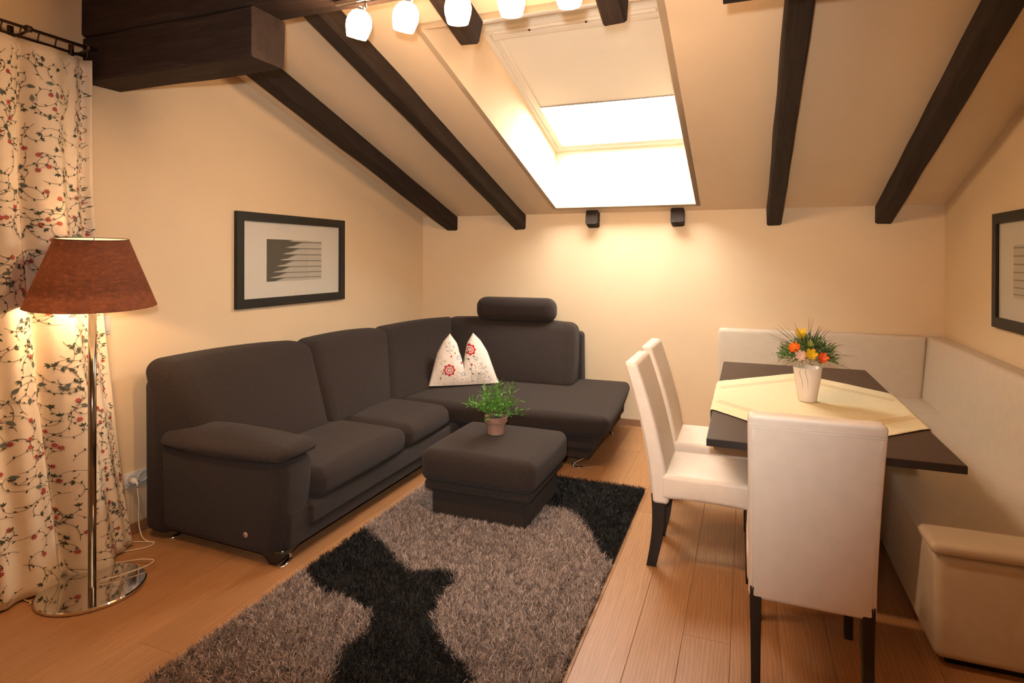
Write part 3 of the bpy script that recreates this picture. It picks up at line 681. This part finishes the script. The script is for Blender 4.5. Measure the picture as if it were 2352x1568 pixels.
for x, z, r in ((-.11, .25, .012), (-.02, .19, .014), (.065, .175, .013), (-.075, .275, .009), (.09, .17, .006)): em.add(star2((x, z), r, 6, .5), R2)
for x, z in ((-.12, .36), (-.145, .33), (-.14, .295), (-.105, .30), (-.085, .33), (.15, .18), (.165, .14), (.14, .10), (.20, .10), (.215, .06), (.175, .06), (.19, .15), (.12, .05), (.07, .035), (.23, .035), (-.02, .05)): em.add(ring2((x, z), .0055, .0085, 8, .1, 5), B2)
for x, z, r in ((-.045, .235, .022), (.105, .225, .020), (-.01, .095, .022)):
    for k in range(10): a = k*.628; em.add(leaf2((x+math.cos(a)*r*.35, z+math.sin(a)*r*.35), a, r*.7, r*.22), B2)
def vine(pp, c, w=.0022): em.add(ribbon([tuple(p)[:2] for p in smooth_pts([(*q, 0) for q in pp], 6)], w), c)
vine([(.01, .23), (.045, .205), (.06, .15), (.062, .04)], G2); vine([(.062, .11), (.10, .075), (.15, .08), (.19, .12)], G2); vine([(-.115, .35), (-.125, .31), (-.12, .27)], G2); vine([(-.02, .255), (-.035, .29), (-.02, .30), (-.01, .255)], G2, .004)
for x, z, a in ((.075, .24, .4), (.05, .215, 2.6), (.035, .27, .8), (.06, .13, 2.4), (.064, .09, .5), (.015, .225, 4), (-.19, .10, 1), (-.20, .06, 2), (.12, .085, 1.2)): em.add(leaf2((x, z), a, .024, .011), G2)
for x, z, a in ((-.19, .18, 2.0), (-.21, .12, .5), (-.17, .20, 1.2), (-.205, .05, 1.7), (-.10, .055, .2)): em.add(leaf2((x, z), a, .026, .010), (.60, .42, .18))
for k in range(26):
    x = random.uniform(-.25, .25); z = random.uniform(.02, .3)*(1-abs(x)/.34); em.add(leaf2((x, z), random.uniform(0, 6), .009, .005), random.choice([B2, P2, G2]))
eo = em.build('embroidery', pil_surf, pi_); tag(eo, 'red and blue embroidered flowers', kind='stuff')

# ---------------------------------------------------------------- potted plant on the ottoman
pp = thing('potted_plant', (-1.478, 3.515, .437), 0, 'small green plant in a terracotta pot on the ottoman', 'plant')
obj('pot', lathe([(0, 0), (.052, 0), (.056, .004), (.063, .075), (.072, .078), (.073, .112), (.068, .113), (.064, .098), (0, .098)], 32), m_terra, pp)
sharp(pp.children[0], 35)
obj('soil', lathe([(0, .103), (.04, .102), (.065, .098)], 20), m_soil, pp)
def blades(n, fn):
    V, Fc, C_ = [], [], []; k0 = 0
    for i in range(n):
        P, w, c, up = fn(i)
        P = [Vector(p) for p in P]
        for j, p in enumerate(P):
            d = (P[min(j+1, len(P)-1)]-P[max(j-1, 0)]); s = d.cross(up)
            s = s.normalized() if s.length > 1e-6 else Vector((1, 0, 0)); q = w*(math.sin(math.pi*(j+.35)/(len(P)-.3)))/2
            V += [tuple(p+s*q), tuple(p-s*q)]; C_ += [c, c]
        for j in range(len(P)-1): a = k0+2*j; Fc += [(a, a+1, a+3), (a, a+3, a+2)]
        k0 += 2*len(P)
    return V, Fc, C_
class Bl:
    def __init__(s): s.V = []; s.F = []; s.C = []
    def add(s, P, w, c, up=None):
        up = up or Vector((random.uniform(-1, 1), random.uniform(-1, 1), random.uniform(-1, 1))); k = len(s.V)
        V, Fc, C_ = blades(1, lambda i: (P, w, c, up)); s.V += V; s.C += C_; s.F += [(a+k, b_+k, d+k) for a, b_, d in Fc]
    def build(s, name, m, parent): return tris_mesh(name, s.V, s.F, s.C, m, parent)
bl_ = Bl()
for k in range(46):
    a = random.uniform(0, 6.28); el = random.uniform(.15, 1.5); L_ = random.uniform(.12, .20)*(1.0 if el < 1 else 1.15); d = Vector((math.cos(a)*math.cos(el), math.sin(a)*math.cos(el), math.sin(el)))
    p = Vector((d.x*.03, d.y*.03, .10)); P = [p.copy()]
    for j in range(7):
        p = p+(d+Vector((0, 0, .35-.11*j)))*(L_/7); P.append(p.copy())
    g_ = random.uniform(.7, 1.3); col = (.07*g_, .20*g_, .025*g_); bl_.add(P, .003, (.05, .12, .02))
    for j in range(2, len(P)):
        for s in range(3):
            dd = (P[j]-P[j-1]).normalized(); q = Vector((random.uniform(-1, 1), random.uniform(-1, 1), random.uniform(-.5, .9))).normalized()
            e = (dd*.8+q).normalized()*random.uniform(.022, .045); gg = random.uniform(.6, 1.7)
            bl_.add([P[j], P[j]+e*.5+Vector((0, 0, .002)), P[j]+e], .006, (.085*gg, .23*gg, .03*gg))
fo = bl_.build('foliage', m_leaf, pp); tag(fo, 'bushy bright green leaves', kind='stuff')

# ---------------------------------------------------------------- shag rug
RX0, RX1, RY0, RY1 = -2.015, -.625, 1.52, 4.04
rg = thing('shag_rug', (-1.32, 2.78, 0), 0, 'rectangular shag rug with grey brown and black areas', 'rug')
obj('backing', bbox(RX0+1.32, RY0-2.78, 0.0005, RX1+1.32, RY1-2.78, .010, .003), mat('rug_backing', (.03, .025, .02), .9), rg, False)
polyA = np.array([(-1.205, 4.2), (-.4, 4.2), (-.4, 3.0), (-.66, 3.0), (-.78, 3.22), (-.90, 3.42), (-1.02, 3.53), (-1.18, 3.50), (-1.31, 3.76), (-1.34, 4.2)])
polyB = np.array([(-2.2, 2.87), (-2.02, 2.86), (-1.80, 2.74), (-1.66, 2.63), (-1.51, 2.545), (-1.42, 2.60), (-1.34, 2.62), (-1.28, 2.55), (-1.275, 2.42), (-1.24, 2.25), (-1.17, 2.17), (-1.09, 2.10), (-.99, 2.04), (-.91, 1.97), (-.80, 1.80), (-.74, 1.62), (-.72, 1.4), (-1.2, 1.4), (-1.30, 1.60), (-1.40, 1.80), (-1.47, 1.95), (-1.44, 2.06), (-1.50, 2.19), (-1.67, 2.235), (-1.85, 2.245), (-1.96, 2.33), (-2.04, 2.40), (-2.2, 2.45)])
def inside(P, poly_):
    x, y = P[:, 0], P[:, 1]; c = np.zeros(len(P), bool); n = len(poly_)
    for i in range(n):
        x1, y1 = poly_[i]; x2, y2 = poly_[(i+1) % n]
        with np.errstate(divide='ignore', invalid='ignore'):
            c ^= ((y1 > y) != (y2 > y)) & (x < (x2-x1)*(y-y1)/(y2-y1+1e-12)+x1)
    return c
def pile(name, dark, n):
    P = np.stack([RNG.uniform(RX0, RX1, n), RNG.uniform(RY0, RY1, n)], 1)
    Q = P+RNG.normal(0, .008, P.shape); k = inside(Q, polyA) | inside(Q, polyB); P = P[k if dark else ~k]
    keep = ~((P[:, 0] > -1.745) & (P[:, 0] < -1.155) & (P[:, 1] > 3.175) & (P[:, 1] < 3.775)); P = P[keep]; n = len(P)
    tuft = np.round(P/.022); h_ = np.sin(tuft[:, 0]*12.9898+tuft[:, 1]*78.233)*43758.5; h_ = h_-np.floor(h_)
    a = h_*6.283+RNG.normal(0, .9, n); ln = RNG.uniform(.030, .052, n); lean = RNG.uniform(.25, 1.0, n)
    d = np.stack([np.cos(a), np.sin(a)], 1); w = RNG.uniform(.0011, .0018, n)
    s = np.stack([-d[:, 1], d[:, 0]], 1); tw = RNG.uniform(0, 3.14, n); s = s*np.cos(tw)[:, None]+d*np.sin(tw)[:, None]
    z0 = np.full(n, .008); V = np.empty((n, 5, 3), np.float32)
    m1 = P+d*(ln*lean*.28)[:, None]; e = P+d*(ln*lean*.85)[:, None]+RNG.normal(0, .003, (n, 2))
    z1 = .008+ln*.55*(1-.35*lean); z2 = .008+ln*(1-.62*lean)
    V[:, 0, :2] = P+s*w[:, None]; V[:, 1, :2] = P-s*w[:, None]; V[:, 2, :2] = m1+s*w[:, None]; V[:, 3, :2] = m1-s*w[:, None]; V[:, 4, :2] = e
    V[:, 0, 2] = V[:, 1, 2] = z0; V[:, 2, 2] = V[:, 3, 2] = z1; V[:, 4, 2] = z2
    V[:, :, 0] += 1.32; V[:, :, 1] -= 2.78
    b_ = np.arange(n)[:, None]*5; Fc = np.concatenate([b_+[0, 1, 3], b_+[0, 3, 2], b_+[2, 3, 4]], 0)
    if dark: c = np.array([.011, .0095, .0085])*RNG.uniform(.7, 1.5, (n, 1))
    else:
        f = RNG.random((n, 1))**1.3; c = np.array([.17, .11, .088])*(1-f)+np.array([.70, .56, .48])*f; c = c*RNG.uniform(.75, 1.2, (n, 1))
        sh_ = RNG.random((n, 1)) < .12; c = np.where(sh_, c*1.5, c)
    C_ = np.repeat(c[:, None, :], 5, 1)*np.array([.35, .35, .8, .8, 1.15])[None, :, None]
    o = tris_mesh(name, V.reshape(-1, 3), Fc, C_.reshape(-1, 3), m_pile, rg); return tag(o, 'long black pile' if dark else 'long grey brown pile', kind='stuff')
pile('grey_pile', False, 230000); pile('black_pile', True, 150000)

# ---------------------------------------------------------------- table, cloth, flowers
TX0, TX1, TY0, TY1, TZ = -.163, .797, 2.80, 4.945, .752
tb = thing('dining_table', ((TX0+TX1)/2, (TY0+TY1)/2, 0), 0, 'long dark brown dining table in front of the corner bench', 'table')
a, c = (TX1-TX0)/2, (TY1-TY0)/2
tt = obj('tabletop', bbox(-a, -c, TZ-.034, a, c, TZ, .003), m_tab, tb, False)
obj('edge_band', join(box(-a-.001, -c-.001, TZ-.033, a+.001, -c+.001, TZ-.002), box(-a-.001, -c, TZ-.033, -a+.001, c, TZ-.002), box(a-.001, -c, TZ-.033, a+.001, c, TZ-.002)), m_tabedge, tb, False)
obj('apron', join(box(-.2, -.6, TZ-.09, .2, -.57, TZ-.034), box(-.2, .57, TZ-.09, .2, .6, TZ-.034), box(-.2, -.57, TZ-.09, -.17, .57, TZ-.034), box(.17, -.57, TZ-.09, .2, .57, TZ-.034)), m_black, tb, False)
obj('pedestal', bbox(-.07, -.25, .03, .07, .25, TZ-.034, .006), m_black, tb)
obj('foot_plate', bbox(-.25, -.45, 0, .25, .45, .03, .006), m_black, tb)
# tablecloth: a square laid cornerwise, corners drop over both long edges
CX, CY, HD = .318, 3.725, .875
th_ = TZ+.0035
def cl(u, v):      # u, v in -1..1 along the square's sides
    x = CX+(u-v)*HD/2*1.0; y = CY+(u+v)*HD/2*1.0
    wv_ = .0012*(1+math.sin(x*23+y*9))*.5+.0016*max(0, 1-abs(u)*22)+.0016*max(0, 1-abs(v+.33)*22)+.0016*max(0, 1-abs(v-.36)*22)
    z = th_+wv_; rr_ = .012
    for s, e in ((1, TX1+.002), (-1, TX0-.002)):
        over = (x-e)*s
        if over > 0:
            k = min(over/rr_, math.pi/2); x = e+s*rr_*math.sin(k)+s*.010*math.sin(y*38+u*2)*min(1, over*6)*.6; z = th_-rr_*(1-math.cos(k))-max(0, over-rr_*math.pi/2)
            x = max(x, e) if s > 0 else min(x, e)
    return (x, y, z)
n = 72; V = [cl(-1+2*i/n, -1+2*j/n) for j in range(n+1) for i in range(n+1)]; Fc = [(j*(n+1)+i, j*(n+1)+i+1, (j+1)*(n+1)+i+1, (j+1)*(n+1)+i) for j in range(n) for i in range(n)]
tc = obj('tablecloth', (V, Fc), m_cloth); tag(tc, 'cream cloth laid cornerwise over the dark dining table', 'tablecloth'); md = tc.modifiers.new('thick', 'SOLIDIFY'); md.thickness = .0008; md.offset = 1
m_band = mat('cream_linen_woven_band', (.72, .58, .35), .75, var=.03, vs=40, spec=.2)
def bandmesh(fu):
    V, Fc = [], []
    for k in range(61):
        for q in (0, 1): V.append(tuple(np.array(cl(*fu(k/60, q)))+np.array([0, 0, .0012])))
    for k in range(60): Fc.append((2*k, 2*k+1, 2*k+3, 2*k+2))
    return V, Fc
for uv in range(2):
    for s in (-.74, .74):
        fu = (lambda k, q, s=s: (s+(q-.5)*.10, -.78+1.56*k)) if uv == 0 else (lambda k, q, s=s: (-.78+1.56*k, s+(q-.5)*.10))
        obj('woven_band', bandmesh(fu), m_band, tc)

fp = thing('flower_pot', (.318, 3.715, TZ+.0075), 0, 'white vase of orange, yellow and pink flowers on the tablecloth', 'flowers')
obj('vase', lathe([(0, 0), (.042, 0), (.046, .004), (.055, .06), (.066, .12), (.074, .186), (.0755, .190), (.070, .188), (.062, .17), (0, .165)], 40), m_vase, fp)
bl_ = Bl(); vc = Vector((0, 0, .25))
for k in range(820):
    a = random.uniform(0, 6.28); el = math.asin(random.uniform(-.25, 1)); d = Vector((math.cos(a)*math.cos(el), math.sin(a)*math.cos(el), math.sin(el)*.75))
    R_ = random.uniform(.07, .17); p = vc+d*R_*.75; e = (d+Vector((random.uniform(-.7, .7), random.uniform(-.7, .7), random.uniform(-.4, .8)))).normalized()*random.uniform(.03, .055)
    g_ = random.uniform(.5, 1.5); c = random.choice([(.05, .13, .03), (.03, .08, .03), (.12, .20, .04), (.20, .24, .06)]); c = tuple(x*g_ for x in c)
    bl_.add([p, p+e*.4, p+e*.75+Vector((0, 0, .003)), p+e], random.uniform(.004, .010), c)
tag(bl_.build('foliage', m_leaf, fp), 'dense green filler leaves', kind='stuff')
bl_ = Bl()
for k in range(84):
    a = random.uniform(0, 6.28); el = random.uniform(-.1, 1.35); d = Vector((math.cos(a)*math.cos(el), math.sin(a)*math.cos(el), math.sin(el))); p = vc+d*.04; P = [p.copy()]; L_ = random.uniform(.12, .235)
    for j in range(6): p = p+(d+Vector((0, 0, -.05*j)))*(L_/6); P.append(p.copy())
    bl_.add(P, .0028, (.07, .06, .03))
for q in ((-.55, -.9), (-.2, -1)):
    P = [Vector((q[0]*.07, q[1]*.07, .19)), Vector((q[0]*.085, q[1]*.085, .17)), Vector((q[0]*.078+.01, q[1]*.078, .12)), Vector((q[0]*.075+.012, q[1]*.072, .07))]; bl_.add(P, .003, (.06, .045, .03))
tag(bl_.build('grass_blades', m_leaf, fp), 'thin dark grass blades fanning out', kind='stuff')
def flower(dx, dy, dz, r, c, n, cup, label, layers=2):
    V, Fc, C_ = [], [], []
    for ly in range(layers):
        for k in range(n):
            a = 2*math.pi*k/n+ly*.5; rl = r*(1-.28*ly); b0 = len(V)
            for (t_, w_) in ((0, .15), (.35, .42), (.7, .50), (.92, .42), (1, .22)):
                rad = rl*t_; z = cup*rl*t_**2*1.2+ly*.003; ww = rl*w_*2.6/ n*3.2*.5
                for s in (-1, 1): V.append((rad*math.cos(a)-s*ww*math.sin(a), rad*math.sin(a)+s*ww*math.cos(a), z)); C_.append(tuple(x*(1.0-.3*(1-t_)) for x in c))
            for j in range(4): q = b0+2*j; Fc += [(q, q+1, q+3), (q, q+3, q+2)]
    o = tris_mesh('flower', V, Fc, C_, m_petal, fp); o.location = (dx, dy, dz)
    o.rotation_euler = Vector((dx*.6, dy, dz-.25+.02)).to_track_quat('Z', 'Y').to_euler(); return tag(o, label)
vd = Vector((-.318, -3.715)).normalized(); vr = Vector((-vd.y, vd.x))*1.0     # towards the camera / picture right
vr = Vector((-vd.y, vd.x));
def at(px, up, depth): p = vd*depth+vr*px; return p.x, p.y, up
for (px, up, dp, r, c, n, cup, lb) in ((-.060, .300, .115, .031, (.95, .22, .02), 9, .7, 'orange flower'), (-.030, .268, .145, .029, (.85, .62, .50), 7, 1.1, 'pale pink rose'),
        (.014, .276, .145, .030, (.90, .62, .03), 6, 1.3, 'yellow flower'), (.066, .262, .125, .029, (.90, .16, .04), 7, .8, 'orange red flower'),
        (-.028, .352, .06, .030, (.85, .58, .04), 6, 1.5, 'yellow tulip'), (.010, .320, .12, .018, (.38, .42, .08), 6, 1.5, 'green bud')): flower(*at(px, up, dp), r, c, n, cup, lb)
V, Fc, C_ = [], [], []
for k in range(90):
    a = random.uniform(0, 6.28); el = random.uniform(-.35, .9); d = Vector((math.cos(a)*math.cos(el), math.sin(a)*math.cos(el), math.sin(el)*.75)); p = vc+d*random.uniform(.13, .185); b0 = len(V); r_ = random.uniform(.003, .0055)
    for q in ((1, 0, 0), (-1, 0, 0), (0, 1, 0), (0, -1, 0), (0, 0, 1), (0, 0, -1)): V.append(tuple(p+Vector(q)*r_)); C_.append((.80, .74, .60))
    Fc += [(b0+i, b0+j, b0+l) for i in (0, 1) for j in (2, 3) for l in (4, 5)]
tag(tris_mesh('blossoms', V, Fc, C_, m_petal, fp), 'tiny white blossoms', kind='stuff')

# ---------------------------------------------------------------- corner bench
bn = thing('corner_bench', (1.0, 4.2, 0), 0, 'taupe leather corner bench along the back and right walls', 'bench'); bo = np.array([1.0, 4.2, 0])
def bp(name, vf, m=m_bench): v, f = vf; return obj(name, (np.array(v)-bo, f), m, bn)
bp('base', soft((.672, 2.715, .03), (1.42, 4.98, .43), .03, (3, 8, 3), 3)); bp('base', soft((-.21, 5.0, .03), (1.42, 5.57, .43), .03, (8, 3, 3), 3))
bp('seat_cushion', soft((.655, 2.70, .43), (1.42, 4.99, .478), .022, (4, 10, 1), 4, (0, 0, .004))); bp('seat_cushion', soft((-.21, 4.992, .43), (1.42, 5.57, .478), .022, (8, 4, 1), 4, (0, 0, .004)))
bp('backrest', hexa([(1.255, 2.70, .45), (1.435, 2.70, .45), (1.255, 5.57, .45), (1.435, 5.57, .45), (1.30, 2.70, .95), (1.435, 2.70, .95), (1.30, 5.57, .95), (1.435, 5.57, .95)], .035, (2, 10, 4), 4, (.004, 0, 0)))
bp('backrest', hexa([(-.225, 5.44, .35), (1.262, 5.44, .45), (-.225, 5.595, .35), (1.262, 5.595, .45), (-.225, 5.47, .95), (1.30, 5.47, .95), (-.225, 5.595, .95), (1.30, 5.595, .95)], .030, (10, 2, 4), 4, (0, .004, 0)))
bp('plinth', join(box(.72, 2.76, 0, 1.40, 4.98, .03), box(-.16, 5.05, 0, 1.40, 5.55, .03)), m_black)

# ---------------------------------------------------------------- dining chairs
def yo(z):      # outer face of the backrest, local y
    t_ = np.clip((z-.33)/.69, 0, 1.05); return -.22-.015*t_-.125*t_**1.7
def make_chair(label):
    t_ = thing('dining_chair', (0, 0, 0), 0, label, 'chair', 'cream leather dining chairs')
    def bf(x, y, z):    # y in 0..1 across the thickness
        th = .085-.018*np.clip((z-.45)/.55, 0, 1); return (x*(1+.03*np.clip((z-.45)/.55, 0, 1)), yo(z)+y*th, z)
    v, f = soft_raw((.203, .0425, .352), .022, (4, 1, 12), 4); v = np.array([bf(p[0], (p[1]+.0425)/.085, p[2]+.672) for p in v])
    obj('backrest', (v, f), m_leather, t_)
    def sf_(x, y, z):
        arch = .014*max(0, 1-((y-.03)/.24)**2)*np.clip((.46-z)/.1, 0, 1) if abs(x) > .0 else 0; return (x, y, z+arch)
    obj('seat', soft((-.207, -.175, .345), (.207, .275, .475), .022, (5, 8, 3), 4, (.004, .004, .012), sf_), m_leather, t_)
    obj('seat_seam', tube([(-.204, -.14, .452), (-.208, .1, .457), (-.203, .262, .45), (0, .276, .455), (.203, .262, .45), (.208, .1, .457), (.204, -.14, .452)], .0022, 6), m_leather, t_)
    for zz in (.975, .985): obj('stitching', tube([(-.205, yo(zz)+.0003, zz), (0, yo(zz)-.0002, zz), (.205, yo(zz)+.0003, zz)], .0011, 5), m_leather, t_)
    for s in (-1, 1):
        obj('stitching', tube([(s*.190, yo(z_)+.0003, z_) for z_ in np.linspace(.36, .97, 14)], .0011, 5), m_leather, t_)
        # rear leg, curved and tapering
        def rl(x, y, z, s=s):
            k = 1-z/.37; return (s*.178+x*(1-.25*k), -.188-.034*k**1.3+.012*math.sin(math.pi*k)+y*(1-.3*k), z)
        obj('leg', soft((-.020, -.034, 0), (.020, .034, .37), .003, (1, 1, 8), 1, fn=rl), m_black, t_)
        def flg(x, y, z, s=s):
            k = 1-z/.37; return (s*.180+x*(1-.28*k), .238+y*(1-.28*k), z)
        obj('leg', soft((-.021, -.021, 0), (.021, .021, .37), .003, (1, 1, 2), 1, fn=flg), m_black, t_)
    obj('seat_frame', join(box(-.185, -.20, .322, .185, -.165, .35)), m_black, t_, False)
    return t_
def dup(root, loc, rz, label):
    r = root.copy(); COL.objects.link(r); r.location = loc; r.rotation_euler = (0, 0, rz); r['label'] = label
    for ch in list(root.children):
        c_ = ch.copy(); COL.objects.link(c_); c_.parent = r
    return r
ch = make_chair('cream leather dining chair nearest the camera, seen from behind')
ch.location = (.213, 2.552, 0)
dup(ch, (-.222, 3.265, 0), -math.pi/2, 'cream leather dining chair at the left table side, nearer the rug')
dup(ch, (-.232, 3.845, 0), -math.pi/2, 'cream leather dining chair at the left table side, nearer the back wall')

for o in SC.objects:
    if o.type == 'MESH' and o.name.startswith('lamp_shade'): 
        # outward normals on the open cone
        me = o.data; c0 = me.polygons[0]; n0 = c0.normal; p0 = c0.center
        if n0.x*p0.x+n0.y*p0.y < 0: me.flip_normals()
